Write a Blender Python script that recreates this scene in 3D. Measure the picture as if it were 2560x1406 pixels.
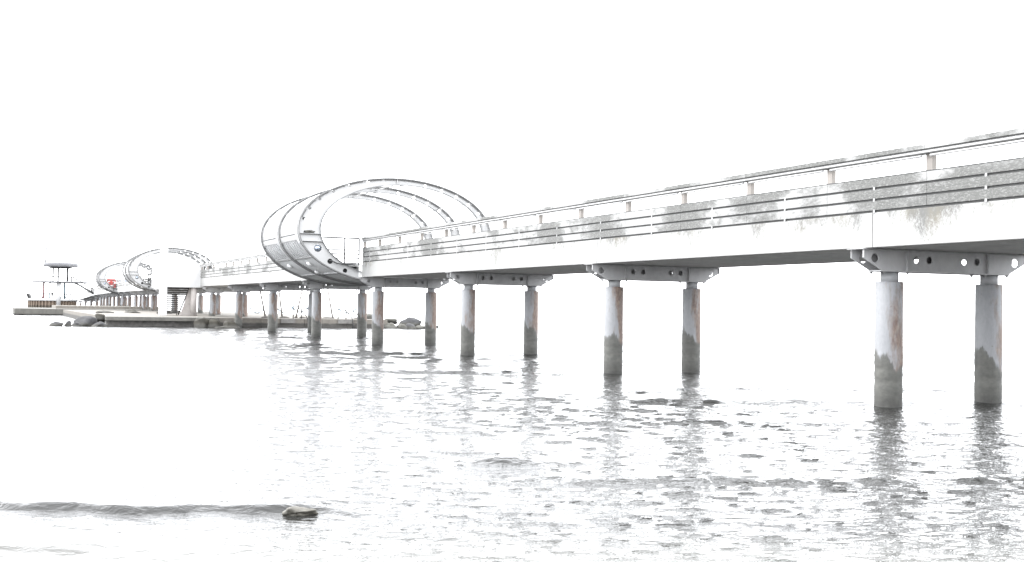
import bpy, math, random
import numpy as np
from mathutils import Vector, Matrix
from mathutils.geometry import tessellate_polygon

R = math.radians
random.seed(7)
SC = bpy.context.scene
COL = SC.collection
for o in list(bpy.data.objects):
    bpy.data.objects.remove(o)

# ------------------------------------------------------------------ camera, sky, sun, exposure
FPX, PITCH, ROLL, EYE = 3019.2, 0.0214, 0.0166, 2.155
cam_data = bpy.data.cameras.new('camera')
cam = bpy.data.objects.new('camera', cam_data)
COL.objects.link(cam)
cam_data.sensor_width = 36.0
cam_data.lens = FPX / 2560.0 * 36.0
cam_data.clip_start = 0.1
cam_data.clip_end = 20000
cam.matrix_world = (Matrix.Translation((0, 0, EYE)) @ Matrix.Rotation(math.pi / 2 + PITCH, 4, 'X')
                    @ Matrix.Rotation(ROLL, 4, 'Z'))
SC.camera = cam

SUN_ELEV, SUN_AZ = R(42), R(285)          # azimuth measured clockwise from +Y: off to the camera's left
world = bpy.data.worlds.new('World')
SC.world = world
world.use_nodes = True
wn = world.node_tree
wn.nodes.clear()
w_out = wn.nodes.new('ShaderNodeOutputWorld')
w_bg = wn.nodes.new('ShaderNodeBackground')
w_sky = wn.nodes.new('ShaderNodeTexSky')
w_sky.sky_type = 'NISHITA'
w_sky.sun_disc = False
w_sky.sun_elevation = SUN_ELEV
w_sky.sun_rotation = SUN_AZ
w_sky.air_density = 1.0
w_sky.dust_density = 1.0
w_hs = wn.nodes.new('ShaderNodeHueSaturation')      # thin even cloud: the sky has lost nearly all its blue
w_hs.inputs['Saturation'].default_value = 0.16
wn.links.new(w_sky.outputs[0], w_hs.inputs['Color'])
w_cl = wn.nodes.new('ShaderNodeMix')                # closed, even cloud cover in front of it
w_cl.data_type = 'RGBA'
w_cl.inputs['Factor'].default_value = 0.75
w_cl.inputs['B'].default_value = (8.6, 8.75, 9.0, 1.0)
wn.links.new(w_hs.outputs[0], w_cl.inputs['A'])
wn.links.new(w_cl.outputs['Result'], w_bg.inputs['Color'])
w_bg.inputs['Strength'].default_value = 0.12
wn.links.new(w_bg.outputs[0], w_out.inputs['Surface'])

sun_data = bpy.data.lights.new('sun', 'SUN')
sun_data.energy = 0.5
sun_data.angle = R(14)
sun_data.color = (1.0, 0.97, 0.93)
sun = bpy.data.objects.new('sun', sun_data)
COL.objects.link(sun)
sd = Vector((math.sin(SUN_AZ) * math.cos(SUN_ELEV), math.cos(SUN_AZ) * math.cos(SUN_ELEV), math.sin(SUN_ELEV)))
sun.rotation_euler = sd.to_track_quat('Z', 'Y').to_euler()

SC.view_settings.view_transform = 'Standard'
SC.view_settings.look = 'None'
SC.view_settings.gamma = 1.0
SC.view_settings.use_curve_mapping = False
SC.view_settings.exposure = 2.5
SC.render.engine = 'CYCLES'
SC.render.resolution_x, SC.render.resolution_y = 1024, 562

# ------------------------------------------------------------------ materials
def rgb(v):
    return (v[0], v[1], v[2], 1.0) if isinstance(v, (tuple, list)) else (v, v, v, 1.0)

class Mat:
    """small helper round a node tree"""
    def __init__(self, name, color=0.5, rough=0.7, metal=0.0, spec=0.4):
        self.m = bpy.data.materials.new(name)
        self.m.use_nodes = True
        self.t = self.m.node_tree
        self.b = self.t.nodes['Principled BSDF']
        self.b.inputs['Base Color'].default_value = rgb(color)
        self.b.inputs['Roughness'].default_value = rough
        self.b.inputs['Metallic'].default_value = metal
        self.b.inputs['Specular IOR Level'].default_value = spec
    def n(self, kind, **kw):
        nd = self.t.nodes.new(kind)
        for k, v in kw.items():
            setattr(nd, k, v)
        return nd
    def l(self, a, b):
        self.t.links.new(a, b)
    def val(self, x):
        nd = self.n('ShaderNodeValue'); nd.outputs[0].default_value = x
        return nd.outputs[0]
    def math(self, op, a, b=0.0, clamp=False):
        nd = self.n('ShaderNodeMath', operation=op, use_clamp=clamp)
        for i, x in enumerate((a, b)):
            if isinstance(x, (int, float)): nd.inputs[i].default_value = x
            else: self.l(x, nd.inputs[i])
        return nd.outputs[0]
    def coords(self, scale=(1, 1, 1), rnd=0.0):
        """object coordinates, shifted per object so copies do not repeat"""
        tc = self.n('ShaderNodeTexCoord')
        oi = self.n('ShaderNodeObjectInfo')
        mp = self.n('ShaderNodeVectorMath', operation='MULTIPLY')
        mp.inputs[1].default_value = scale
        self.l(tc.outputs['Object'], mp.inputs[0])
        if rnd:
            add = self.n('ShaderNodeVectorMath', operation='ADD')
            sc = self.n('ShaderNodeMath', operation='MULTIPLY'); sc.inputs[1].default_value = rnd
            self.l(oi.outputs['Random'], sc.inputs[0])
            self.l(mp.outputs[0], add.inputs[0]); self.l(sc.outputs[0], add.inputs[1])
            return add.outputs[0]
        return mp.outputs[0]
    def noise(self, vec, scale=5.0, detail=4.0, rough=0.55, dist=0.0):
        nd = self.n('ShaderNodeTexNoise')
        nd.inputs['Scale'].default_value = scale
        nd.inputs['Detail'].default_value = detail
        nd.inputs['Roughness'].default_value = rough
        nd.inputs['Distortion'].default_value = dist
        self.l(vec, nd.inputs['Vector'])
        return nd.outputs['Fac']
    def ramp(self, fac, stops, interp='LINEAR'):
        nd = self.n('ShaderNodeValToRGB')
        nd.color_ramp.interpolation = interp
        el = nd.color_ramp.elements
        while len(el) < len(stops): el.new(0.5)
        for e, (p, c) in zip(el, stops):
            e.position = p; e.color = rgb(c)
        self.l(fac, nd.inputs[0])
        return nd.outputs[0]
    def mix(self, fac, a, b):
        nd = self.n('ShaderNodeMix', data_type='RGBA')
        for sock, x in ((nd.inputs['Factor'], fac), (nd.inputs['A'], a), (nd.inputs['B'], b)):
            if isinstance(x, (int, float)) and sock.name == 'Factor': sock.default_value = x
            elif isinstance(x, (int, float, tuple, list)): sock.default_value = rgb(x)
            else: self.l(x, sock)
        return nd.outputs['Result']
    def base(self, sock):
        self.l(sock, self.b.inputs['Base Color'])
    def bump(self, h, strength=0.3, dist=0.02):
        nd = self.n('ShaderNodeBump')
        nd.inputs['Strength'].default_value = strength
        nd.inputs['Distance'].default_value = dist
        self.l(h, nd.inputs['Height'])
        self.l(nd.outputs[0], self.b.inputs['Normal'])

def sep(M):
    tc = M.n('ShaderNodeTexCoord'); s = M.n('ShaderNodeSeparateXYZ')
    M.l(tc.outputs['Object'], s.inputs[0])
    return s.outputs

def m_simple(name, color, rough=0.7, metal=0.0, var=0.12, scale=3.0):
    M = Mat(name, color, rough, metal)
    c = color if isinstance(color, (tuple, list)) else (color,) * 3
    f = M.noise(M.coords(rnd=37.0), scale, 5.0, 0.6)
    M.base(M.ramp(f, [(0.3, tuple(x * (1 - var) for x in c)), (0.7, tuple(min(1, x * (1 + var)) for x in c))]))
    return M.m

def world_pos(M, scale=(1, 1, 1)):
    g = M.n('ShaderNodeNewGeometry')
    mp = M.n('ShaderNodeMapping')
    mp.inputs['Rotation'].default_value = (0, 0, -0.404)      # along the pier
    mp.inputs['Scale'].default_value = scale
    M.l(g.outputs['Position'], mp.inputs['Vector'])
    return mp.outputs[0]

def shoreness(M):
    """1 near the beach, 0 out at sea: the landward planks are the oldest"""
    g = M.n('ShaderNodeNewGeometry'); sp = M.n('ShaderNodeSeparateXYZ')
    M.l(g.outputs['Position'], sp.inputs[0])
    return M.math('MULTIPLY_ADD', sp.outputs[1], -1.0 / 26.0, True), sp

def m_fascia():
    M = Mat('white_fascia_paint', 0.3, 0.6)
    o = sep(M)
    big = M.noise(world_pos(M, (1, 0.55, 0.35)), 0.8, 3.0, 0.6)
    fine = M.noise(world_pos(M, (2.5, 2.2, 1.5)), 3.6, 10.0, 0.78, 0.5)
    speck = M.noise(world_pos(M, (6, 6, 4.0)), 7.0, 4.0, 0.7)
    near, _ = shoreness(M); near.node.inputs[2].default_value = 1.9
    # lichen and dirt run down from the top edge (local z 0.78 is the top)
    top = M.math('MULTIPLY', M.math('SUBTRACT', o[2], 0.40), 0.30)
    s = M.math('ADD', M.math('MULTIPLY', big, 0.85), top)
    s = M.math('ADD', s, M.math('MULTIPLY', fine, 0.75))
    s = M.math('ADD', s, M.math('MULTIPLY', near, 0.10))
    s = M.math('ADD', s, M.math('MULTIPLY', speck, 0.35))
    mask = M.ramp(M.math('SUBTRACT', s, 0.6), [(0.535, 0.0), (0.68, 0.95)])
    tint = M.ramp(M.noise(world_pos(M, (1, 1, 0.6)), 2.0, 2.0), [(0.4, (0.105, 0.105, 0.100)), (0.7, (0.140, 0.130, 0.104))])
    M.base(M.mix(mask, (0.29, 0.29, 0.285), tint))
    M.bump(fine, 0.2, 0.01)
    return M.m

def m_plank(name='weathered_white_plank', cover=0.0):
    M = Mat(name, 0.3, 0.75)
    grain = M.noise(world_pos(M, (8, 1.2, 34.0)), 2.0, 7.0, 0.75)
    patch = M.noise(world_pos(M, (0.5, 0.42, 0.75)), 1.0, 2.0, 0.5, 0.3)
    edge = M.noise(world_pos(M, (1, 1.0, 2.6)), 2.6, 9.0, 0.72, 0.35)
    fine = M.noise(world_pos(M, (3, 2.4, 7.0)), 5.0, 5.0, 0.7)
    oi = M.n('ShaderNodeObjectInfo')
    near, _ = shoreness(M); near.node.inputs[2].default_value = 1.9
    s = M.math('ADD', M.math('MULTIPLY', patch, 1.05), M.math('MULTIPLY', edge, 0.55))
    s = M.math('ADD', s, M.math('MULTIPLY', grain, 0.30))
    s = M.math('ADD', s, M.math('MULTIPLY', oi.outputs['Random'], 0.10))
    s = M.math('ADD', s, M.math('MULTIPLY', near, 0.07))
    s = M.math('SUBTRACT', s, 0.45)
    mask = M.ramp(s, [(0.50 + cover, 0.0), (0.56 + cover, 0.6), (0.63 + cover, 1.0)])
    mask2 = M.math('MULTIPLY', mask, M.ramp(fine, [(0.50, 1.0), (0.66, 0.35)]))
    gray = M.ramp(grain, [(0.3, (0.075, 0.076, 0.073)), (0.7, (0.145, 0.146, 0.140))])
    white = M.ramp(grain, [(0.32, (0.15, 0.15, 0.15)), (0.42, (0.27, 0.27, 0.268)), (0.7, (0.31, 0.31, 0.305))])
    M.base(M.mix(mask2, white, gray))
    M.bump(grain, 0.25, 0.008)
    return M.m

def m_pile():
    M = Mat('pile_painted_steel', 0.4, 0.55)
    o = sep(M)
    oi = M.n('ShaderNodeObjectInfo')
    streak = M.noise(M.coords((1.7, 1.7, 0.3), 77.0), 1.6, 3.0, 0.5, 0.2)
    fine = M.noise(M.coords((3, 3, 1.3), 31.0), 6.0, 6.0, 0.7)
    # growth reaches about a metre above the water, higher on the left, ragged along its edge
    fringe = M.noise(M.coords((30.0, 30.0, 3.0), 47.0), 1.6, 6.0, 0.7)
    lim = M.math('MULTIPLY_ADD', streak, 1.1); lim.node.inputs[2].default_value = 0.30
    lim = M.math('ADD', lim, M.math('MULTIPLY', M.math('POWER', fringe, 2.0), 0.40))
    lim = M.math('ADD', lim, M.math('MULTIPLY', fine, 0.16))
    lim = M.math('SUBTRACT', lim, M.math('MULTIPLY', o[0], 0.75))
    lim = M.math('ADD', lim, M.math('MULTIPLY', oi.outputs['Random'], 0.3))
    g = M.math('SUBTRACT', lim, o[2])
    grow = M.ramp(g, [(0.0, 0.0), (0.05, 0.85), (0.14, 1.0)])
    # rust on the right-hand side, running down from blisters
    rs = M.noise(M.coords((2.2, 2.2, 0.5), 19.0), 1.7, 5.0, 0.6)
    r = M.math('ADD', rs, M.math('MULTIPLY', o[0], 0.75))
    r = M.math('ADD', r, M.math('MULTIPLY', o[1], -0.15))
    rust = M.ramp(r, [(0.51, 0.0), (0.68, 0.92)])
    spots = M.ramp(M.noise(M.coords((1, 1, 1), 41.0), 13.0, 3.0, 0.6), [(0.70, 0.0), (0.73, 0.7)])
    paint = M.ramp(fine, [(0.3, (0.214, 0.219, 0.229)), (0.7, (0.254, 0.259, 0.270))])
    rc = M.ramp(fine, [(0.35, (0.100, 0.066, 0.052)), (0.65, (0.205, 0.150, 0.118))])
    c = M.mix(rust, paint, rc)
    c = M.mix(spots, c, (0.096, 0.060, 0.048))
    gc = M.ramp(M.noise(M.coords((1, 1, 1.4), 5.0), 5.0, 6.0, 0.7), [(0.3, (0.059, 0.059, 0.055)), (0.7, (0.103, 0.103, 0.093))])
    wet = M.ramp(o[2], [(0.05, (0.55, 0.55, 0.55)), (0.45, (1, 1, 1))])
    mul = M.n('ShaderNodeMix', data_type='RGBA', blend_type='MULTIPLY')
    mul.inputs['Factor'].default_value = 1.0
    M.l(gc, mul.inputs['A']); M.l(wet, mul.inputs['B'])
    M.base(M.mix(grow, c, mul.outputs['Result']))
    M.bump(M.math('ADD', M.math('MULTIPLY', fine, 0.6), M.math('MULTIPLY', grow, 0.7)), 0.5, 0.03)
    return M.m

def m_steel(name, c, var=0.18, rough=0.6):
    M = Mat(name, c, rough)
    f = M.noise(M.coords((1, 1, 0.6), 29.0), 2.2, 6.0, 0.65)
    M.base(M.ramp(f, [(0.28, tuple(x * (1 - var) for x in c)), (0.5, c), (0.75, tuple(x * (1 + var) for x in c))]))
    return M.m

def m_concrete(name, top, wet, zlim, scale=1.0):
    """concrete with a dark band of growth near the water (world height in object z)"""
    M = Mat(name, top, 0.8)
    o = sep(M)
    a = M.noise(M.coords((1, 1, 0.5), 3.0), 1.3 * scale, 6.0, 0.65)
    b = M.noise(M.coords((1, 1, 0.25), 8.0), 3.5 * scale, 6.0, 0.7)
    c = M.ramp(M.math('ADD', M.math('MULTIPLY', a, 0.5), M.math('MULTIPLY', b, 0.5)),
               [(0.32, tuple(x * 0.62 for x in top)), (0.55, top), (0.75, tuple(min(1, x * 1.25) for x in top))])
    g = M.math('SUBTRACT', M.math('MULTIPLY_ADD', b, 0.3), o[2])
    g.node.inputs[0].links[0].from_node.inputs[2].default_value = zlim - 0.15
    k = M.ramp(g, [(0.0, 0.0), (0.12, 1.0)])
    w = M.ramp(a, [(0.3, tuple(x * 0.7 for x in wet)), (0.7, tuple(x * 1.3 for x in wet))])
    M.base(M.mix(k, c, w))
    M.bump(b, 0.4, 0.03)
    return M.m

def m_hull():
    M = Mat('zinc_hull_sheet', (0.3, 0.31, 0.33), 0.65, 0.0, 0.2)
    v = M.coords((1.0, 1.0, 0.35), 13.0)
    f = M.noise(v, 2.6, 5.0, 0.6)
    M.base(M.ramp(f, [(0.3, (0.37, 0.375, 0.38)), (0.55, (0.47, 0.475, 0.48)), (0.75, (0.60, 0.605, 0.61))]))
    return M.m

def m_roof_skin():
    M = Mat('white_roof_sheet', 0.4, 0.5)
    o = sep(M)
    v = M.coords((1, 1, 1), 3.0)
    sp = M.noise(v, 9.0, 2.0, 0.5)
    h = M.math('SUBTRACT', sp, M.math('MULTIPLY', M.math('SUBTRACT', o[2], 5.9), 0.22))
    M.base(M.mix(M.ramp(h, [(0.635, 0.0), (0.66, 1.0)]), (0.4, 0.4, 0.4), (0.09, 0.09, 0.085)))
    return M.m

def m_rock(name, c):
    M = Mat(name, c, 0.8)
    o = sep(M)
    a = M.noise(M.coords((1, 1, 1), 71.0), 1.4, 8.0, 0.7)
    col = M.ramp(a, [(0.3, tuple(x * 0.55 for x in c)), (0.5, c), (0.72, tuple(x * 1.6 for x in c))])
    k = M.ramp(M.math('SUBTRACT', M.math('MULTIPLY', a, 0.5), o[2]), [(-0.0, 0.0), (0.2, 1.0)])
    M.base(M.mix(k, col, (0.06, 0.058, 0.052)))
    M.bump(a, 0.7, 0.08)
    return M.m

def m_water():
    M = Mat('sea_water', (0.019, 0.019, 0.018), 0.03, 0.0, 0.5)
    M.b.inputs['IOR'].default_value = 1.333
    v = M.coords((0.55, 1.0, 1.0))
    tc = v
    f1 = M.noise(tc, 5.0, 4.0, 0.55, 0.6)
    f2 = M.noise(tc, 13.0, 3.0, 0.5, 0.3)
    h = M.math('ADD', M.math('MULTIPLY', f1, 1.0), M.math('MULTIPLY', f2, 0.35))
    g0 = M.n('ShaderNodeNewGeometry'); sx = M.n('ShaderNodeSeparateXYZ')
    M.l(g0.outputs['Position'], sx.inputs[0])
    zone = M.math('ADD', sx.outputs[0], M.math('MULTIPLY', sx.outputs[1], 0.265))      # same chop zone as the mesh
    zone = M.math('MULTIPLY_ADD', zone, 0.14); zone.node.inputs[2].default_value = -0.02
    zone.node.use_clamp = True
    h = M.math('MULTIPLY', h, M.math('MULTIPLY_ADD', zone, 0.9))
    h.node.inputs[1].links[0].from_node.inputs[2].default_value = 0.5
    M.bump(h, 1.0, 0.068)
    # pale sand shows through the shallows by the beach, deeper water is dark
    g = M.n('ShaderNodeNewGeometry'); sp = M.n('ShaderNodeSeparateXYZ')
    M.l(g.outputs['Position'], sp.inputs[0])
    dep = M.math('MULTIPLY_ADD', sp.outputs[1], 1.0 / 10.0); dep.node.inputs[2].default_value = -0.9
    M.base(M.ramp(dep, [(0.0, (0.105, 0.102, 0.094)), (0.2, (0.05, 0.05, 0.046)), (0.31, (0.021, 0.021, 0.020)), (1.0, (0.018, 0.018, 0.017))]))
    return M.m

MW = dict(
    fascia=m_fascia(), plank=m_plank(), cap=m_plank('weathered_cap_board', 0.03),
    pile=m_pile(), neck=m_steel('pale_neck_paint', (0.30, 0.305, 0.315), 0.12),
    post=m_steel('sun_bleached_post', (0.221, 0.203, 0.188), 0.25),
    rail=m_simple('white_rail_paint', 0.34, 0.45),
    beam=m_steel('grey_beam_paint', (0.363, 0.363, 0.367), 0.16),
    soffit=m_steel('deck_soffit', (0.68, 0.68, 0.67), 0.2),
    deck=m_simple('deck_boards', (0.34, 0.33, 0.31), 0.8),
    frame=m_simple('white_frame_paint', 0.36, 0.45, var=0.04),
    flange=m_simple('galvanised_flange', (0.156, 0.162, 0.168), 0.45),  # inner flange coloured greyer to carry its underside shading
    arch_seal=m_simple('grey_arch_seal', 0.16, 0.8), ring_seal=m_simple('grey_ring_seal', 0.16, 0.8),  # greys for the painted arch shade and the added ring outlines
    roof=m_steel('grey_roof_disc', (0.16, 0.16, 0.168), 0.2),
    seal=m_simple('dark_seal_strip', 0.055, 0.8),  # used for dark gaps, joints and added outline strips
    hull=m_hull(), hull_low=m_steel('zinc_hull_belly', (0.74, 0.75, 0.76), 0.12), skin=m_roof_skin(),  # hull_low: same zinc, paled to lift the dim underside
    lamp=m_simple('frosted_lamp_cover', 0.8, 0.3),
    wire=m_simple('grey_steel_tube', 0.045, 0.5),
    glass=Mat('dark_mirror_glass', (0.30, 0.34, 0.40), 0.08, 0.85).m,
    hole=m_simple('dark_interior', 0.045, 0.9),
    wall=m_simple('white_render_wall', 0.5, 0.7, var=0.03),
    blush=m_simple('pale_render_column', (0.36, 0.335, 0.318), 0.7),
    tread=m_simple('dark_timber_tread', (0.060, 0.058, 0.055), 0.7),
    concrete=m_concrete('landing_concrete', (0.162, 0.149, 0.131), (0.059, 0.056, 0.052), 0.46),
    concrete_old=m_concrete('old_concrete', (0.118, 0.114, 0.103), (0.055, 0.054, 0.048), 0.15),
    underside=m_simple('shaded_concrete_base', (0.168, 0.163, 0.156), 0.9, var=0.3),
    rock=m_rock('grey_granite', (0.037, 0.037, 0.039)), rock_pale=m_rock('pale_granite', (0.083, 0.081, 0.071)),
    rock_shore=m_simple('wet_shore_stone', (0.085, 0.080, 0.068), 0.6, var=0.45, scale=9.0), rock_brown=m_rock('brown_boulder', (0.034, 0.031, 0.024)),
    red=m_simple('faded_red_paint', (0.24, 0.115, 0.12), 0.6), cyan=m_simple('faded_light_blue_paint', (0.20, 0.27, 0.29), 0.6),
    blue=m_simple('pale_blue_paint', (0.115, 0.17, 0.20), 0.6),
    sheet=m_concrete('rusty_sheet_pile', (0.173, 0.134, 0.104), (0.077, 0.065, 0.051), 0.7, 2.0),
    net=m_simple('blue_net_rope', (0.075, 0.13, 0.17), 0.8), pole=m_simple('grey_timber_pole', (0.150, 0.135, 0.125), 0.8),
    mat_dark=m_simple('dark_rubber_mat', (0.072, 0.066, 0.060), 0.9),
    signred=m_simple('red_sign_print', (0.434, 0.070, 0.063), 0.5, var=0.03), signwhite=m_simple('white_sign_print', 0.8, 0.5, var=0.02),
    signblue=m_simple('blue_banner_print', (0.16, 0.26, 0.42), 0.6),
    cloth=m_simple('dark_cloth', (0.035, 0.036, 0.042), 0.9), skin_tone=m_simple('skin_tone', (0.45, 0.30, 0.23), 0.6),
    clump=m_simple('dark_debris', (0.07, 0.068, 0.062), 0.95, var=0.4),
    water=m_water(),
)

# ------------------------------------------------------------------ mesh helpers
class MB:
    def __init__(self):
        self.v, self.f, self.s = [], [], []
    def face(self, idx, smooth=False):
        self.f.append(tuple(idx)); self.s.append(smooth)
    def box(self, x0, x1, y0, y1, z0, z1, M=None):
        b = len(self.v)
        for x, y, z in ((x0, y0, z0), (x1, y0, z0), (x1, y1, z0), (x0, y1, z0), (x0, y0, z1), (x1, y0, z1), (x1, y1, z1), (x0, y1, z1)):
            p = Vector((x, y, z))
            self.v.append(tuple(M @ p if M else p))
        for q in ((0, 3, 2, 1), (4, 5, 6, 7), (0, 1, 5, 4), (1, 2, 6, 5), (2, 3, 7, 6), (3, 0, 4, 7)):
            self.face([b + i for i in q])
        return self
    def lathe(self, prof, c=(0, 0), n=28, cap=True, jitter=None):
        """prof: list of (r, z) bottom to top"""
        b = len(self.v)
        for r, z in prof:
            for i in range(n):
                a = 2 * math.pi * i / n
                self.v.append((c[0] + r * math.cos(a), c[1] + r * math.sin(a), z))
        for k in range(len(prof) - 1):
            sm = True
            for i in range(n):
                j = (i + 1) % n
                self.face((b + k * n + i, b + k * n + j, b + (k + 1) * n + j, b + (k + 1) * n + i), sm)
        if cap:
            self.face([b + i for i in reversed(range(n))])
            self.face([b + (len(prof) - 1) * n + i for i in range(n)])
        return self
    def tube(self, pts, r, n=8, cap=True, r1=None):
        pts = [Vector(p) for p in pts]
        b = len(self.v)
        N = len(pts)
        for k, p in enumerate(pts):
            d = (pts[min(k + 1, N - 1)] - pts[max(k - 1, 0)]).normalized()
            ref = Vector((0, 0, 1)) if abs(d.z) < 0.9 else Vector((1, 0, 0))
            u = d.cross(ref).normalized(); w = u.cross(d)
            rr = r if r1 is None else r + (r1 - r) * k / max(1, N - 1)
            for i in range(n):
                a = 2 * math.pi * i / n
                self.v.append(tuple(p + u * (rr * math.cos(a)) + w * (rr * math.sin(a))))
        for k in range(N - 1):
            for i in range(n):
                j = (i + 1) % n
                self.face((b + k * n + i, b + k * n + j, b + (k + 1) * n + j, b + (k + 1) * n + i), True)
        if cap:
            self.face([b + i for i in reversed(range(n))])
            self.face([b + (N - 1) * n + i for i in range(n)])
        return self
    def plate(self, outer, holes, y0, y1, fn=None):
        """flat plate in the xz plane between y0 and y1 with round or other holes"""
        loops = [outer] + list(holes)
        flat = [p for lp in loops for p in lp]
        tris = tessellate_polygon([[Vector((x, z, 0)) for x, z in lp] for lp in loops])
        b = len(self.v); m = len(flat)
        for y in (y0, y1):
            for x, z in flat:
                self.v.append((x, y, z))
        for t in tris:
            a = [flat[i] for i in t]
            ar = (a[1][0] - a[0][0]) * (a[2][1] - a[0][1]) - (a[2][0] - a[0][0]) * (a[1][1] - a[0][1])
            if abs(ar) < 1e-9: continue
            t = t if ar > 0 else (t[0], t[2], t[1])
            self.face([b + i for i in t])                       # ccw in xz seen from -y
            self.face([b + m + t[0], b + m + t[2], b + m + t[1]])
        k = 0
        for lp in loops:
            n = len(lp)
            A = sum(lp[i][0] * lp[(i + 1) % n][1] - lp[(i + 1) % n][0] * lp[i][1] for i in range(n))
            first = lp is outer
            for i in range(n):
                p, q = b + k + i, b + k + (i + 1) % n
                f = (p, p + m, q + m, q) if (A > 0) == first else (q, q + m, p + m, p)
                self.face(f, n > 10)
            k += n
        return self
    def strip(self, loopA, loopB, closed=True, smooth=True):
        """quads between two equally long rings of 3-D points"""
        b = len(self.v); n = len(loopA)
        self.v += [tuple(p) for p in loopA] + [tuple(p) for p in loopB]
        for i in range(n if closed else n - 1):
            j = (i + 1) % n
            self.face((b + i, b + j, b + n + j, b + n + i), smooth)
        return self
    def mesh(self, name, mat):
        me = bpy.data.meshes.new(name)
        me.from_pydata(self.v, [], self.f)
        me.polygons.foreach_set('use_smooth', self.s)
        me.materials.append(mat)
        me.update()
        return me
    def build(self, name, mat, parent=None, loc=(0, 0, 0), rz=0.0):
        return put(name, self.mesh(name, mat), parent, loc, rz)

def put(name, me, parent=None, loc=(0, 0, 0), rz=0.0):
    o = bpy.data.objects.new(name, me)
    COL.objects.link(o)
    o.location = loc
    o.rotation_euler = (0, 0, rz)
    if parent: o.parent = parent
    return o

def thing(name, label, cat, loc=(0, 0, 0), rz=0.0, group=None):
    o = bpy.data.objects.new(name, None)
    COL.objects.link(o)
    o.empty_display_size = 0.5
    o.location = loc; o.rotation_euler = (0, 0, rz)
    return tag(o, label, cat, group)

def tag(o, label, cat, group=None):
    o['label'] = label; o['category'] = cat
    if group: o['group'] = group
    return o

def circle(cx, cz, r, n=16):
    return [(cx + r * math.cos(2 * math.pi * i / n), cz + r * math.sin(2 * math.pi * i / n)) for i in range(n)]

def copy_tree(o, parent=None):
    c = o.copy(); COL.objects.link(c); c.parent = parent
    for ch in o.children: copy_tree(ch, c)
    return c

# ------------------------------------------------------------------ the pier's frame: x = across, y = along (seaward), z up
PO = Vector((8.728, 27.927, 0)); PA = 0.404
CA, SA = math.cos(PA), math.sin(PA)
def PT(n, t, z=0.0):
    return Vector((PO.x + n * CA - t * SA, PO.y + n * SA + t * CA, z))
SPAN, WID = 13.51, 3.016
ZB, ZF, ZR = 3.62, 4.405, 5.65                # soffit, top of the fascia, lower edge of the cap
NF, NB = -0.90, WID + 0.90                    # outer planes of the two fascias

# ------------------------------------------------------------------ water
def chop_zone(X, Y):
    """wind chop runs along the pier; the water on the beach side of it lies calmer"""
    w = 1.0 + 0.06 * Y
    d = (X + 0.265 * (Y - 15.0) + 0.3 + 0.6 * np.sin(Y * 0.9) + 0.5 * np.sin(X * 1.1 + Y * 0.3)) / (2.2 * w)
    m = np.clip(d * 0.5 + 0.5, 0, 1); m = m * m * (3 - 2 * m)
    c = np.clip((Y - 10.5) / 4.0, 0, 1)
    return 0.68 + 0.60 * m * c

def water_heights(X, Y, spacing):
    rng = np.random.default_rng(11)
    H = np.zeros_like(X)
    for k in range(110):
        lam = 0.20 * (24.0 ** (rng.random() ** 1.5))
        th = rng.normal(R(258), R(34))        # travels towards the beach
        kx, ky = math.cos(th) * 2 * math.pi / lam, math.sin(th) * 2 * math.pi / lam
        A = 0.0200 * min(1.0, (0.42 / lam) ** 0.6) * lam / (2 * math.pi)
        fade = np.clip((lam / spacing - 2.2) / 2.0, 0, 1)
        ph = kx * X + ky * Y + rng.random() * 6.283
        if lam > 1.0: fade = fade * (0.55 + 1.9 * np.clip((Y - 24.0) / 36.0, 0, 1))     # longer seas out beyond the shallows
        H += A * fade * (np.sin(ph) + 0.25 * np.sin(2 * ph + 1.2))
    # groups: calm and ruffled areas
    H *= chop_zone(X, Y)
    G = 0.85 + 0.35 * np.sin(X * 0.21 + 1.3 + 0.6 * np.sin(Y * 0.13)) * np.sin(Y * 0.29 + 0.5 * np.sin(X * 0.17))
    H *= np.clip(G, 0.3, 1.4)
    # low wave crests rolling in: x0, x1, crest depth at x0, slope, height, front width, back width
    for x0, x1, yc, sl, h, wf, wb in RIDGES:
        u = np.clip((X - x0) / (x1 - x0), 0, 1)
        env = np.clip(np.minimum(u, 1 - u) * (x1 - x0) / 1.4, 0, 1); env = env * env * (3 - 2 * env)
        c = yc + sl * (X - x0) + 0.10 * np.sin(X * 1.9 + yc) + 0.05 * np.sin(X * 5.3 + 2 * yc)
        hh = h * (0.9 + 0.1 * np.sin(X * 3.1 + yc * 1.7) + 0.05 * np.sin(X * 9.0 + yc))
        dy = Y - c
        w = np.where(dy < 0, wf, wb)
        H += env * hh * np.exp(-(dy / w) ** 2)
    return H

RIDGES = [
    (-12.5, -1.0, 12.35, 0.01, 0.080, 0.10, 0.8),
    (-1.1, 1.3, 16.6, 0.10, 0.120, 0.15, 0.6),
    (1.0, 10.5, 22.7, 0.16, 0.035, 0.18, 1.4),
    (-0.6, 9.5, 15.0, 0.10, 0.040, 0.16, 1.0),
    (3.5, 14.0, 33.0, 0.15, 0.060, 0.25, 1.6),
    (-8.0, 3.0, 38.5, 0.10, 0.060, 0.30, 1.8),
    (-12.0, 5.0, 52.0, 0.14, 0.080, 0.50, 2.2),
    (-24.0, -6.0, 47.0, 0.05, 0.050, 0.35, 1.8),
    (-20.0, -2.0, 75.0, 0.12, 0.07, 0.7, 3.0),
    (2.0, 14.0, 28.0, 0.10, 0.075, 0.30, 1.4),
    (-7.0, -3.0, 10.25, 0.05, 0.060, 0.12, 0.6),
]

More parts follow.
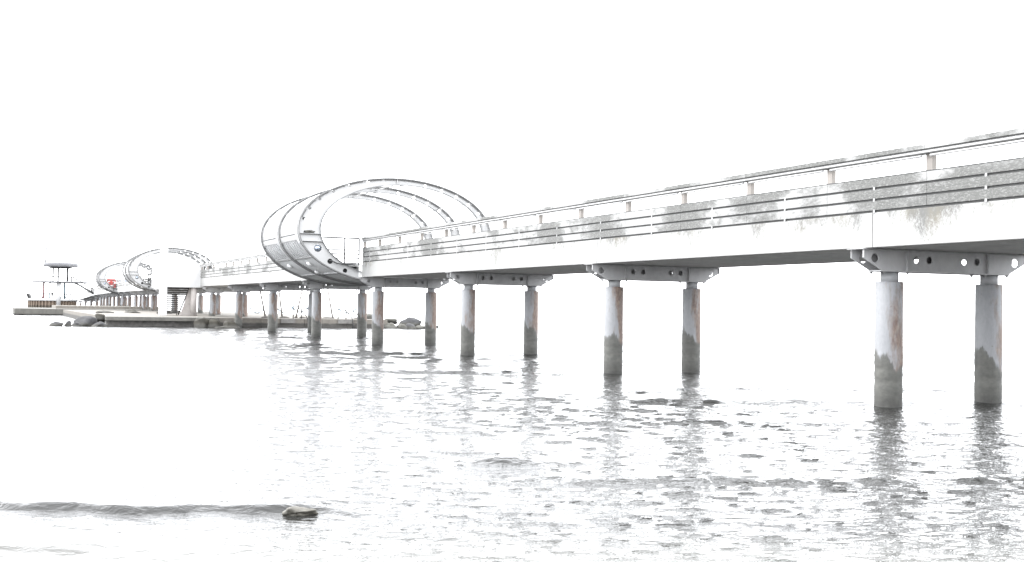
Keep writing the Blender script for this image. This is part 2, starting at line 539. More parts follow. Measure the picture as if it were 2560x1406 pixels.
def build_water():
    rows, cols = 1080, 640
    yy = 5.0 * (460.0 / 5.0) ** (np.arange(rows) / (rows - 1.0))
    aa = np.linspace(-0.62, 0.62, cols)
    Y = np.repeat(yy[:, None], cols, 1)
    X = Y * aa[None, :] + (aa[None, :] * 6.0)
    sp = Y * 0.0043
    Z = water_heights(X, Y, sp)
    Z *= np.clip((460 - Y) / 160, 0, 1)
    V = np.stack([X, Y, Z], -1).reshape(-1, 3)
    i = np.arange((rows - 1) * cols).reshape(rows - 1, cols)[:, :-1].ravel()
    F = np.stack([i, i + 1, i + cols + 1, i + cols], -1)
    # flat sea beyond and round about, out past the horizon
    nv = len(V)
    yl, xl = yy[-1], X[-1, 0]; xr = X[-1, -1]
    ext = np.array([[-12000, 5, 0], [12000, 5, 0], [-12000, yl, 0], [12000, yl, 0], [-12000, 16000, 0], [12000, 16000, 0],
                    [-12000, -60, 0], [12000, -60, 0]], float)
    V = np.vstack([V, ext])
    a, b = nv - cols, nv - 1                       # far left, far right of the grid
    E = [[0, nv + 6 - 6, nv + 2, a]] if False else []
    left = list(range(0, nv, cols)); right = list(range(cols - 1, nv, cols))
    polys = [tuple(f) for f in F.tolist()]
    polys.append(tuple([nv + 0] + left + [nv + 2]))
    polys.append(tuple([nv + 3] + right[::-1] + [nv + 1]))
    polys.append(tuple([nv + 2] + list(range(a, b + 1)) + [nv + 3, nv + 5, nv + 4]))
    polys.append(tuple([nv + 6, nv + 7, nv + 1] + list(range(cols - 1, -1, -1)) + [nv + 0]))
    me = bpy.data.meshes.new('sea')
    me.from_pydata(V.tolist(), [], polys)
    me.polygons.foreach_set('use_smooth', [True] * len(me.polygons))
    me.materials.append(MW['water'])
    me.update()
    o = put('sea', me)
    o['kind'] = 'structure'
build_water()

# ------------------------------------------------------------------ pier sections
def sleeve_mesh():
    m = MB()
    rnd = random.Random(3)
    prof = [(0.318, -1.6), (0.320, 0.0)]
    for k in range(14):
        z = 0.1 + k * 0.09
        prof.append((0.316 + rnd.uniform(-0.006, 0.008), z))
    prof += [(0.313, 1.5), (0.313, 2.85), (0.300, 2.88), (0.212, 2.881)]
    return m.lathe(prof, n=36).mesh('pile', MW['pile'])
def neck_mesh():
    return MB().lathe([(0.205, 2.86), (0.205, 3.10)], n=32).mesh('neck', MW['neck'])

WEB = [(-0.94, 3.40), (-0.42, 3.135), (WID + 0.42, 3.135), (WID + 0.94, 3.40), (WID + 0.94, 3.598), (-0.94, 3.598)]
HOLES = [circle(-0.60, 3.405, 0.105, 20), circle(WID + 0.60, 3.405, 0.105, 20)] + \
        [circle(n, 3.395, 0.085, 18) for n in (0.59, 0.98, WID - 0.98, WID - 0.59)]
ME = dict(
    pile=sleeve_mesh(), neck=neck_mesh(),
    web_front=MB().plate(WEB, HOLES, -0.215, -0.195).mesh('crossbeam', MW['beam']),
    web_rear=MB().plate(WEB, HOLES, 0.195, 0.215).mesh('rear_web', MW['beam']),
    bottom_flange=MB().box(-0.50, WID + 0.50, -0.30, 0.30, 3.105, 3.133).mesh('bottom_flange', MW['beam']),
    top_flange=MB().box(-0.99, WID + 0.99, -0.29, 0.29, 3.60, 3.616).mesh('top_flange', MW['rail']),
    stiffener=MB().box(-0.010, 0.010, -0.29, -0.218, 3.136, 3.597).mesh('stiffener', MW['beam']),
    edge=MB().box(-0.008, 0.008, -0.26, -0.218, 3.41, 3.596).mesh('edge_plate', MW['rail']),
    bolt=MB().lathe([(0.012, 3.055), (0.026, 3.06), (0.028, 3.085), (0.04, 3.086), (0.04, 3.104)], n=8).mesh('bolt', MW['beam']),
)

def bent(root, n0, t, z=0.0, rz=0.0, detail=True, foot=0.0):
    """two piles and the crossbeam they carry"""
    q = Matrix.Rotation(rz, 3, 'Z')
    def L(dx, dy=0.0):
        p = q @ Vector((dx, dy, 0)); return (n0 + p.x, t + p.y, z)
    for dx in (0.0, WID):
        p = put('pile', ME['pile'], root, L(dx), -PA)
        put('neck', ME['neck'], p)
    b = put('crossbeam', ME['web_front'], root, L(0), rz)
    put('rear_web', ME['web_rear'], b)
    put('bottom_flange', ME['bottom_flange'], b)
    put('top_flange', ME['top_flange'], b)
    if detail:
        for dx in (0.29, WID - 0.29):
            put('stiffener', ME['stiffener'], b, (dx, 0, 0))
        for dx in (-0.94, WID + 0.94):
            put('edge_plate', ME['edge'], b, (dx, 0, 0))
        for dx in (-0.34, 0.34, WID - 0.34, WID + 0.34):
            for dy in (-0.22, 0.22):
                put('bolt', ME['bolt'], b, (dx, dy, 0))

BAY = 3.33
PL_H, PL_GAP = 0.207, 0.049
def bay_meshes(length):
    """railing pieces for one bay, at the near side (outer face towards -x)"""
    d = {}
    m = MB(); h = PL_H / 2
    # plank with eased edges, its middle at the origin
    y0, y1 = 0.006, length - 0.006
    sec = [(-0.028, -h + 0.006), (-0.022, -h), (0.022, -h), (0.022, h), (-0.022, h), (-0.028, h - 0.006)]
    m.plate([(x, z) for x, z in sec], [], y0, y1)
    d['plank'] = m.mesh('plank', MW['plank'])
    d['post'] = MB().box(0.030, 0.15, -0.095, 0.095, ZF - 0.25, ZR - 0.02).mesh('post', MW['post'])
    d['cap'] = MB().plate([(-0.09, 0.0), (0.16, 0.0), (0.16, 0.055), (-0.08, 0.105), (-0.09, 0.10)], [], 0.004, length - 0.004).mesh('cap_board', MW['cap'])
    d['trim'] = MB().box(-0.065, 0.13, 0.0, length, -0.078, -0.028).mesh('rail_trim', MW['rail'])
    d['tube'] = MB().tube([(-0.05, 0.13, -0.148), (-0.05, length - 0.13, -0.148)], 0.030, 10).mesh('handrail', MW['rail'])
    d['gap'] = MB().box(-0.075, 0.10, 0.0, length, -0.0275, -0.0075).box(-0.062, 0.10, 0.0, length, -0.104, -0.0785).mesh('shadow_gap', MW['seal'])  # solid dark strips painting the shadow lines under cap and trim
    d['lip'] = MB().box(-0.030, 0.02, 0.0, length, 0.0002, 0.022).mesh('plank_lip', MW['wire'])  # dark strip added to outline the top plank's upper edge
    d['bracket'] = MB().box(-0.065, -0.03, -0.03, 0.03, -0.14, -0.1045).mesh('handrail_bracket', MW['wire'])
    d['clip'] = MB().box(-0.034, -0.024, -0.028, 0.028, -0.036, 0.036).mesh('plank_clip', MW['rail'])
    d['groove'] = MB().box(0.002, 0.02, 0.0, length, -0.034, 0.034).mesh('backing_strip', MW['seal'])
    return d
BM = bay_meshes(BAY)

def rail_bay(root, t, near=True, n0=None, z=0.0, rz=0.0, meshes=BM, length=BAY, detail=True):
    n0 = (NF if near else NB) if n0 is None else n0
    rot = rz if near else rz
    q = Matrix.Rotation(rz, 3, 'Z')
    sx = 1.0 if near else -1.0
    def add(name, key, dy, zz, parent=root):
        p = q @ Vector((0, dy, 0))
        o = put(name, meshes[key], root, (n0 + p.x, t + p.y, z + zz), rz)
        o.scale = (sx, 1, 1)
        return o
    for k in range(3):
        zc = ZF + PL_GAP + PL_H / 2 + k * (PL_H + PL_GAP)
        add('plank', 'plank', 0, zc)
        if detail and near:
            add('backing_strip', 'groove', 0, zc - PL_H / 2 - PL_GAP / 2)
            add('plank_clip', 'clip', length / 2, zc - PL_H / 2 - PL_GAP / 2)
    add('post', 'post', 0, 0)
    add('cap_board', 'cap', 0, ZR)
    if detail:
        add('rail_trim', 'trim', 0, ZR)
        add('shadow_gap', 'gap', 0, ZR)
        add('plank_lip', 'lip', 0, ZF + 3 * (PL_H + PL_GAP))
        add('handrail', 'tube', 0, ZR)
        add('handrail_bracket', 'bracket', length / 2, ZR)

def slab_pieces(root, t0, t1, joints):
    """fascia panels both sides and the deck between them"""
    cuts = [t0] + [j for j in joints if t0 < j < t1] + [t1]
    for a, b in zip(cuts[:-1], cuts[1:]):
        for sx, n in ((1, NF), (-1, NB)):
            m = MB().plate([(-0.02, 0.012), (-0.008, 0.0), (0.10, 0.0), (0.10, ZF - ZB), (-0.008, ZF - ZB), (-0.02, ZF - ZB - 0.012)], [], 0.012, b - a - 0.012)
            o = m.build('fascia_panel', MW['fascia'], root, (n, a, ZB)); o.scale = (sx, 1, 1)
        MB().box(NF + 0.012, NF + 0.05, b - 0.0088, b + 0.0088, ZB + 0.005, ZF - 0.002).build('joint_strip', MW['seal'], root)
        MB().box(NF + 0.085, NB - 0.085, a + 0.002, b - 0.002, ZB + 0.01, 4.30).build('deck_slab', MW['soffit'], root)
        MB().box(NF + 0.085, NB - 0.085, a + 0.002, b - 0.002, 4.304, 4.345).build('deck_boards', MW['deck'], root)

JOINTS = [SPAN * k - 0.50 for k in range(-2, 12)]
near_pier = thing('pier_section', 'nearest straight pier stretch running from the right edge to the large ring pavilion', 'pier', PO, PA)
for k in range(-1, 4): bent(near_pier, 0, SPAN * k)
slab_pieces(near_pier, -15.5, 40.55, JOINTS)
T_END = 40.55
t = 37.74
ts = []
while t > -15.6: ts.append(t); t -= BAY
BM_END = bay_meshes(T_END - 37.74)
ts.remove(37.74)
rail_bay(near_pier, 37.74, True, meshes=BM_END, length=T_END - 37.74)
rail_bay(near_pier, 37.74, False, meshes=BM_END, length=T_END - 37.74, detail=False)
for t in ts:
    rail_bay(near_pier, t, True)
    rail_bay(near_pier, t, False, detail=False)
put('post', BM['post'], near_pier, (NF, 40.45, 0))

mid_pier = thing('pier_section', 'middle pier stretch between the large ring pavilion and the white stair tower', 'pier', PO, PA)
for k in range(4, 8): bent(mid_pier, 0, SPAN * k, detail=(k < 6))
T_MID0, T_MID1 = 51.3, 96.0
slab_pieces(mid_pier, T_MID0, T_MID1, JOINTS)
t = T_MID1 - BAY
while t > T_MID0 - 0.5:
    rail_bay(mid_pier, t, True)
    t -= BAY

# the far stretch bends a little and ramps down at its seaward end
def far_path(t):
    n = float(np.interp(t, [96, 120, 140, 172, 206, 250, 285, 309, 339], [0, 0.15, 0.7, 1.25, 1.9, 3.2, 4.2, 3.6, 2.3]))
    z = float(np.interp(t, [225, 285, 309, 339], [0, -0.2, -0.86, -2.0]))
    return n, z
far_pier = thing('pier_section', 'distant pier stretch from the stair tower through two small rings to its sloping end', 'pier', PO, PA)
far_ts = [96.0 + SPAN * k * 0.965 for k in range(0, 19)]
def far_fascia(root, t0, t1, sx):
    (n0, z0), (n1, z1) = far_path(t0), far_path(t1)
    off = NF if sx > 0 else NB
    m = MB()
    def slope_box(mm, xa, xb, za, zb):
        b = len(mm.v)
        for (nn, zz, tt) in ((n0, z0, t0), (n1, z1, t1)):
            for x, z in ((xa, za), (xb, za), (xb, zb), (xa, zb)):
                mm.v.append((nn + off + sx * x, tt, z + zz))
        for q in ((0, 1, 2, 3), (7, 6, 5, 4), (0, 4, 5, 1), (1, 5, 6, 2), (2, 6, 7, 3), (3, 7, 4, 0)):
            mm.face([b + i for i in q])
        return mm
    slope_box(MB(), -0.02, 0.1, ZB, ZF).build('fascia_panel', MW['frame'], root)
    for k in range(3):
        zc = ZF + PL_GAP + k * (PL_H + PL_GAP)
        slope_box(MB(), -0.02, 0.03, zc, zc + PL_H).build('plank', MW['plank'], root)
    slope_box(MB(), -0.09, 0.14, ZR, ZR + 0.10).build('cap_board', MW['cap'], root)
    slope_box(MB(), -0.06, 0.12, ZR - 0.075, ZR - 0.012).build('rail_trim', MW['rail'], root)
    if sx > 0:
        slope_box(MB(), 0.085, NB - NF - 0.085, ZB + 0.01, 4.30).build('deck_slab', MW['soffit'], root)
        for j in range(4):
            tt = t0 + (t1 - t0) * j / 4
            n, z = far_path(tt)
            put('post', BM['post'], root, (n + NF, tt, z))
TUBE2, TUBE3 = 139.8, 204.0
for a, b in zip(far_ts[:-1], far_ts[1:]):
    far_fascia(far_pier, a, b, 1)
    far_fascia(far_pier, a, b, -1)
for a in far_ts[1:]:
    n, z = far_path(a + 1)
    bent(far_pier, n, a + 1.0, z, 0, detail=False)

# ------------------------------------------------------------------ ring pavilions
OC, OZ, OA, OB = 1.23, 6.20, 5.50, 2.90       # outer ellipse: centre across, centre height, half axes
IC, IZ, IA, IB = 1.59, 6.15, 4.66, 2.60       # inner ellipse
def oe(a, g=0.0): return (OC + (OA - g) * math.cos(a), OZ + (OB - g) * math.sin(a))
def ie(a, g=0.0): return (IC + (IA + g) * math.cos(a), IZ + (IB + g) * math.sin(a))
NR = 120
RING = [2 * math.pi * i / NR for i in range(NR)]

def flange(mm, fn, y0, y1, g0, g1, a0=0, a1=None):
    """closed band of thickness g1-g0 along an ellipse, between y0 and y1"""
    pa = [fn(a, g0) for a in RING]; pb = [fn(a, g1) for a in RING]
    r = [[(x, y0, z) for x, z in pa], [(x, y1, z) for x, z in pa], [(x, y1, z) for x, z in pb], [(x, y0, z) for x, z in pb]]
    for k in range(4):
        mm.strip(r[(k + 1) % 4], r[k], True, True)
    return mm

def ring_web_holes():
    hs = []
    # row of round cut-outs under the outer flange of the arch
    for deg in list(range(14, 172, 12)):
        a = R(deg)
        if deg in (86, 98): continue
        ox, oz = oe(a); ix, iz = ie(a)
        w = math.hypot(ox - ix, oz - iz)
        if w < 0.30: continue
        r = 0.085
        k = 0.20 / w
        hs.append(circle(ox + (ix - ox) * k * 1.05, oz + (iz - oz) * k * 1.05, r, 14))
    # three large ports in the thick lower left
    for (x, z, r) in ((-3.18, 5.13, 0.205), (-2.50, 4.44, 0.145), (-1.66, 3.96, 0.125)):
        hs.append(circle(x, z, r, 22))
    return hs

def arc(a0, a1, n): return [a0 + (a1 - a0) * i / n for i in range(n + 1)]

def ring_frame(root, y, wt=1.0):
    m = MB()
    m.plate([oe(a, 0.03) for a in RING], [[ie(a, 0.02) for a in RING]] + ring_web_holes(), -0.012, 0.012)
    fr = m.build('ring_frame', MW['frame'], root, (0, y, 0))
    flange(MB(), oe, -0.13, 0.13, 0.0, 0.028).build('outer_flange', MW['frame'], fr)
    flange(MB(), ie, -0.11, 0.11, -0.005, 0.02).build('inner_flange', MW['flange'], fr)
    # outline strips added along the flange edges; arch shade painted as strips
    flange(MB(), oe, -0.150, -0.130, -0.028 * wt, 0.034 * wt).build('edge_seal', MW['ring_seal'], fr)
    flange(MB(), oe, 0.130, 0.150, -0.028 * wt, 0.034 * wt).build('edge_seal', MW['ring_seal'], fr)
    flange(MB(), ie, -0.125, -0.110, -0.020 * wt, 0.025 * wt).build('edge_seal', MW['ring_seal'], fr)
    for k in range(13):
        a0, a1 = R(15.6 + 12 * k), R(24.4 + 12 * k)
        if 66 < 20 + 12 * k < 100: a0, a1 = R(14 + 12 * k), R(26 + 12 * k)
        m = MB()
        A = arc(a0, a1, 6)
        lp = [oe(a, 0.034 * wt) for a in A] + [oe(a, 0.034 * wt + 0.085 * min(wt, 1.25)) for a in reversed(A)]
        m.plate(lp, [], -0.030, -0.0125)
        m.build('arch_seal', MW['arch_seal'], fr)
    # bolted splice plates
    for z in (5.90, 5.50):
        a = math.pi + math.asin((OZ - z) / OB); b = math.pi + math.asin((IZ - z) / IB)
        x0, x1 = oe(a)[0] + 0.035, ie(b)[0] - 0.02
        MB().box(x0, x1, -0.125, -0.014, z - 0.012, z + 0.012).build('splice_plate', MW['frame'], fr)
        MB().box(x0, x1, -0.119, -0.014, z - 0.045, z - 0.0125).build('splice_seal', MW['seal'], fr)  # dark line added below each plate as an outline
    for a in (R(90.5),):
        x0, z0 = oe(a, 0.04); x1, z1 = ie(a, 0.03)
        MB().box(x0 - 0.02, x0 + 0.02, -0.105, -0.014, z1, z0).build('splice_plate', MW['frame'], fr)
    return fr

def arc(a0, a1, n): return [a0 + (a1 - a0) * i / n for i in range(n + 1)]

def hull_sheet(root, name, mat, a0, a1, y0, y1, g, th=0.03, n=16):
    m = MB()
    A = arc(a0, a1, n)
    o0 = [(oe(a, g)[0], y0, oe(a, g)[1]) for a in A]; o1 = [(x, y1, z) for x, y, z in o0]
    i0 = [(oe(a, g + th)[0], y0, oe(a, g + th)[1]) for a in A]; i1 = [(x, y1, z) for x, y, z in i0]
    m.strip(o1, o0, False); m.strip(i0, i1, False); m.strip(o0, i0, False); m.strip(i1, o1, False)
    for k in (0, -1):
        b = len(m.v); m.v += [o0[k], o1[k], i1[k], i0[k]]
        m.face((b, b + 1, b + 2, b + 3) if k == 0 else (b + 3, b + 2, b + 1, b))
    return m.build(name, mat, root)

def ang(z): return math.pi + math.asin(max(-1, min(1, (OZ - z) / OB)))

def make_ring(label, t, dn=0.0, rz=0.0, wt=1.0, hull_to=(46.2 - 41.3, 51.1 - 41.3)):
    root = thing('ring_pavilion', label, 'pavilion', PT(dn, t), PA + rz)
    ys = (0.0,) + hull_to
    for i, y in enumerate(ys): ring_frame(root, y, wt)
    # lower hull, bay by bay
    for y0, y1 in zip(ys[:-1], ys[1:]):
        a, b = y0 + 0.145, y1 - 0.145
        hull_sheet(root, 'hull_panel', MW['hull'], ang(5.55), ang(4.62), a, b, 0.10)
        hull_sheet(root, 'hull_panel', MW['hull_low'], ang(4.615), ang(3.78), a, b, 0.09)
        hull_sheet(root, 'hull_panel', MW['hull_low'], ang(3.775), R(335), a, b, 0.10, n=30)
        hull_sheet(root, 'light_band', MW['frame'], ang(5.84), ang(5.57), a + 0.9, b, 0.05, n=6)
        hull_sheet(root, 'hull_purlin', MW['rail'], ang(4.66), ang(4.60), a, b, 0.04, 0.06, 3)
        hull_sheet(root, 'hull_purlin', MW['hull'], ang(3.81), ang(3.76), a, b, 0.045, 0.06, 3)
        hull_sheet(root, 'junction_box', MW['hull'], ang(5.90), ang(5.40), a + 0.05, a + 0.85, 0.03, n=6)
        for k in range(7):
            yy = a + 1.15 + k * (b - a - 1.5) / 6
            hull_sheet(root, 'hull_rib', MW['hull'], ang(5.50), ang(4.70), yy, yy + 0.05, 0.055, 0.05, 6)
        # covered part of the arch, on the camera's side
        hull_sheet(root, 'roof_sheet', MW['skin'], R(112), ang(5.92), a, b, 0.10, 0.02, 26)
        # lamps under the hull
        for aa, yy in ((ang(4.33), (a + b) / 2 + 0.3),):
            x, z = oe(aa, 0.06)
            o = MB().lathe([(0.20, 0), (0.20, 0.03), (0.14, 0.10), (0.02, 0.13)], n=16).build('lamp', MW['lamp'], root, (x, yy, z))
            nrm = Vector((math.cos(aa) / OA, 0, math.sin(aa) / OB)).normalized()
            o.rotation_euler = nrm.to_track_quat('Z', 'Y').to_euler()
        # ties between the arches
        x0, z0 = oe(R(78), 0.2); x1, z1 = oe(R(100), 0.2)
        MB().tube([(x0, y0, z0), (x1, y1, z1)], 0.022, 6).build('tie_rod', MW['wire'], root)
        for deg in (92, 40, 12):
            x0, z0 = ie(R(deg), 0.12)
            MB().tube([(x0, y0, z0), (x0, y1, z0)], 0.03, 8).build('purlin_tube', MW['frame'], root)
    x, z = oe(ang(3.92), 0.05)
    o = MB().lathe([(0.17, 0), (0.17, 0.03), (0.12, 0.08), (0.02, 0.10)], n=16).build('lamp', MW['lamp'], root, (x, 4.2, z))
    o.rotation_euler = Vector((-0.4, 0, -0.9)).normalized().to_track_quat('Z', 'Y').to_euler()
    # inside: inner lining low down, the widened deck, its kerb and railing
    m = MB(); A = arc(R(196), R(344), 40)
    lo = [(ie(a, 0.03)[0], 0.12, ie(a, 0.03)[1]) for a in A]; hi = [(x, ys[-1] - 0.12, z) for x, y, z in lo]
    m.strip(lo, hi, False)
    lo2 = [(ie(a, 0.06)[0], 0.12, ie(a, 0.06)[1]) for a in A]; hi2 = [(x, ys[-1] - 0.12, z) for x, y, z in lo2]
    m.strip(hi2, lo2, False); m.strip(lo2, lo, False); m.strip(hi, hi2, False)
    m.build('inner_lining', MW['hull'], root)
    def half(z): return IA * math.sqrt(max(0, 1 - ((z - IZ) / IB) ** 2))
    h = half(4.35)
    MB().box(IC - h + 0.03, IC + h - 0.03, 0.02, ys[-1] - 0.02, 4.20, 4.34).build('deck_slab', MW['soffit'], root)
    MB().box(NF, NB, -0.05, ys[-1] + 0.1, ZB + 0.012, 4.19).build('deck_beam', MW['soffit'], root)
    MB().box(IC - h + 0.02, NF + 0.02, -0.12, 0.0, 4.26, 4.40).build('kerb', MW['rail'], root)
    r = []
    xl, xr = IC - h - 0.05, NF - 0.03
    for zz, x in ((5.72, IC - half(5.72) + 0.05), (5.08, IC - half(5.08) + 0.02), (4.86, IC - half(4.86)), (4.64, IC - half(4.64))):
        MB().tube([(x, -0.15, zz), (xr, -0.15, zz)], 0.045 if zz > 5.5 else 0.034, 8).build('balcony_rail', MW['wire'], root)
    for x in (-1.75, xr):
        MB().tube([(x, -0.15, 4.30), (x, -0.15, 5.74)], 0.042, 8).build('balcony_post', MW['wire'], root)
    # far rail seen through the opening
    for zz in (5.65, 5.1, 4.8):
        MB().tube([(NF - 1.9, ys[-1] - 0.3, zz), (NF, ys[-1] - 0.3, zz)], 0.02, 6).build('balcony_rail', MW['wire'], root)
    # ports: a mirror dome, and dark discs painting the shade inside the openings
    m = MB().lathe([(0.20, 0.0), (0.185, 0.06), (0.14, 0.115), (0.07, 0.145), (0.01, 0.155)], n=24)
    o = m.build('port_dome', MW['glass'], root, (-3.18, 0.10, 5.13)); o.rotation_euler = (R(90), 0, 0)
    for x, z, r_ in ((-2.50, 4.44, 0.2), (-1.66, 3.96, 0.17)):
        o = MB().lathe([(r_, 0), (r_, 0.02)], n=24).build('port_cover', MW['hole'], root, (x, 0.22, z)); o.rotation_euler = (R(90), 0, 0)
    # a hose hangs out of the middle port
    MB().tube([(-2.58, -0.02, 4.50), (-2.40, -0.1, 4.46), (-2.15, -0.16, 4.33), (-1.8, -0.18, 4.30), (-1.45, -0.17, 4.33), (-1.1, -0.15, 4.36)], 0.035, 8).build('cable_hose', MW['wire'], root)
    return root

T1 = 41.3
ring1 = make_ring('largest and nearest elliptical ring pavilion, white ribs over a grey hull', T1)
n2, _ = far_path(TUBE2); n3, _ = far_path(TUBE3)
ring2 = make_ring('smaller elliptical ring pavilion rising behind the white stair tower', TUBE2, n2 + 0.2, -0.02, 1.9)
ring3 = make_ring('smallest, farthest elliptical ring pavilion with a red sign inside', TUBE3, n3 + 0.2, -0.02, 2.4)

def lump(name, mat, seed, size, loc, sub=3, rough=0.35, flat=0.0, rz=0.0, freq=1.1):
    """irregular stone: noise-displaced sphere with a few planed-off facets"""
    import bmesh
    from mathutils import noise as mn
    bm = bmesh.new()
    bmesh.ops.create_icosphere(bm, subdivisions=sub, radius=1.0)
    rr = random.Random(seed)
    off = Vector((rr.uniform(-50, 50), rr.uniform(-50, 50), rr.uniform(-50, 50)))
    planes = []
    for _ in range(10):
        d = Vector((rr.gauss(0, 1), rr.gauss(0, 1), rr.gauss(0, 0.8))).normalized()
        planes.append((d, rr.uniform(0.50, 0.82)))
    for v in bm.verts:
        p = v.co.copy()
        for d, k in planes:
            e = p.dot(d) - k
            if e > 0: p -= d * (e * 0.85)
        p *= 1.0 + rough * mn.noise(p * freq + off) + rough * 0.45 * mn.noise(p * freq * 3.1 + off)
        v.co = Vector((p.x * size[0], p.y * size[1], p.z * size[2]))
    me = bpy.data.meshes.new(name)
    bm.to_mesh(me); bm.free()
    for p in me.polygons: p.use_smooth = True
    me.materials.append(mat)
    return put(name, me, None, loc, rz)

tag(lump('debris_clump', MW['clump'], 5, (0.42, 0.13, 0.09), PT(-3.62, T1 - 0.04, 5.995), 3, 0.6, rz=PA, freq=2.0),
    'dark clump of debris on the splice ledge of the nearest ring', 'debris')

# ------------------------------------------------------------------ landing stage under the pier
landing = thing('concrete_landing', 'long low concrete landing crossing beneath the pier behind the boulders', 'landing', PO, PA)
edges = [-10.6, -6.0, -1.5]
for a, b in zip(edges[:-1], edges[1:]):       # left: lip overhanging a dark recess
    MB().box(a + 0.01, b - 0.01, 82.0, 86.0, 0.50, 0.80).build('edge_slab', MW['concrete_old'], landing)
MB().box(-10.4, -1.55, 83.0, 86.0, -1.0, 0.498).build('recessed_base', MW['underside'], landing)
edges = [-1.5, 2.2, 6.0, 9.8, 13.6]
for a, b in zip(edges[:-1], edges[1:]):       # right: plain face
    MB().box(a + 0.012, b - 0.012, 82.4, 86.0, 0.16, 0.80).build('edge_slab', MW['concrete'], landing)
    MB().box(a + 0.012, b - 0.012, 82.1, 86.0, -1.0, 0.155).build('footing_ledge', MW['concrete'], landing)
MB().box(-10.6, 13.6, 86.01, 150.0, -1.0, 0.79).build('paving_slab', MW['concrete'], landing)
for x in (3.9, 9.0):                            # darker fender pads on the face
    MB().box(x, x + 1.25, 82.28, 82.39, 0.42, 0.78).build('fender_pad', MW['underside'], landing)

wing = thing('concrete_landing', 'pale low concrete slab on the water below the tower', 'landing', PO, PA)
for a, b in ((-16.6, -12.6), (-12.6, -8.0), (-8.0, -2.0), (-2.0, 4.0)):
    MB().box(a + 0.012, b - 0.012, 154.0, 176.0, 0.10, 0.84).build('edge_slab', MW['concrete_old'], wing)
MB().box(-15.4, 4.0, 155.0, 176.0, -1.0, 0.098).build('recessed_base', MW['underside'], wing)
MB().box(-11.0, 4.0, 162.0, 176.0, 0.845, 1.25).build('raised_step', MW['concrete'], wing)

# ------------------------------------------------------------------ boulders
def rock(n, t, size, mat, label, seed, z=0.1, rz=0.0, name='boulder', group=None):
    return tag(lump(name, MW[mat], seed, size, PT(n, t, z), 3, 0.42, rz=rz), label, 'boulder', group)
rock(-14.35, 82.0, (0.60, 0.5, 0.42), 'rock', 'leftmost small pointed boulder alone in the water', 1, 0.05)
rock(-13.5, 82.2, (0.36, 0.4, 0.50), 'rock', 'upright grey boulder second from the left', 2, 0.05)
rock(-12.1, 82.7, (1.2, 0.8, 0.72), 'rock', 'largest rounded grey boulder left of the landing', 3, 0.05)
rock(-12.9, 81.6, (0.48, 0.5, 0.33), 'rock', 'low grey boulder in front of the largest one', 4, 0.0)
rock(-11.2, 81.4, (0.75, 0.6, 0.46), 'rock', 'flat-topped grey boulder touching the landing corner on its left', 6, 0.0)
rock(-10.9, 84.0, (0.62, 0.7, 0.45), 'rock_brown', 'brown boulder piled against the landing left corner', 7, 0.62)
rock(-3.1, 81.3, (0.95, 0.7, 0.70), 'rock_brown', 'brown mossy boulder left of the pile at the landing edge', 8, 0.10)
rock(-1.9, 80.9, (0.62, 0.6, 0.72), 'rock_brown', 'tall pale-streaked boulder against the pile at the landing edge', 9, 0.10)
rock(-0.75, 80.4, (0.85, 0.6, 0.66), 'rock_brown', 'wide dark boulder right of the pile at the landing edge', 10, 0.08)
rock(-1.3, 79.5, (0.9, 0.5, 0.30), 'rock_brown', 'low wet boulder in front of the landing edge pile', 11, 0.0)
rock(13.9, 82.4, (0.60, 0.6, 0.50), 'rock_pale', 'pale boulder at the right end of the landing face', 12, 0.05)
rock(14.9, 82.2, (0.55, 0.6, 0.42), 'rock_pale', 'pale round boulder second from the landing right end', 13, 0.05)
rock(15.8, 82.5, (0.60, 0.6, 0.46), 'rock', 'grey boulder in the middle of the right-hand pile of stones', 14, 0.05)
rock(16.2, 84.0, (1.15, 0.8, 0.62), 'rock', 'big grey boulder crowning the right-hand pile of stones', 15, 0.35)
rock(17.0, 82.8, (0.62, 0.5, 0.42), 'rock_pale', 'pale sloping boulder beside the rusty pile', 16, 0.05)
rock(18.4, 83.4, (0.50, 0.5, 0.46), 'rock', 'rightmost dark boulder just right of the rusty pile', 17, 0.0)
rock(14.4, 84.4, (0.95, 0.7, 0.40), 'rock_pale', 'pale flat boulder behind the right-hand pile of stones', 18, 0.58)
rock(13.2, 87.0, (0.62, 0.6, 0.42), 'rock_pale', 'pale angular boulder sitting on top of the landing', 19, 1.0)
rock(-2.2, 112, (0.9, 0.8, 0.30), 'rock_brown', 'low brown boulder behind the landing just left of the stair tower pillar', 30, 0.80)
rock(-5.2, 116, (1.1, 0.9, 0.32), 'rock_brown', 'low brown boulder lying between two far piles left of the stair tower', 31, 0.80)
rock(-8.2, 112, (1.0, 0.8, 0.30), 'rock_brown', 'leftmost low brown boulder among the far pile feet', 32, 0.80)
tag(lump('shore_rock', MW['rock_shore'], 44, (0.17, 0.12, 0.085), (-2.12, 12.36, 0.028), 4, 0.45), 'small wet brown rock washed by the nearest breaking wavelet', 'rock')

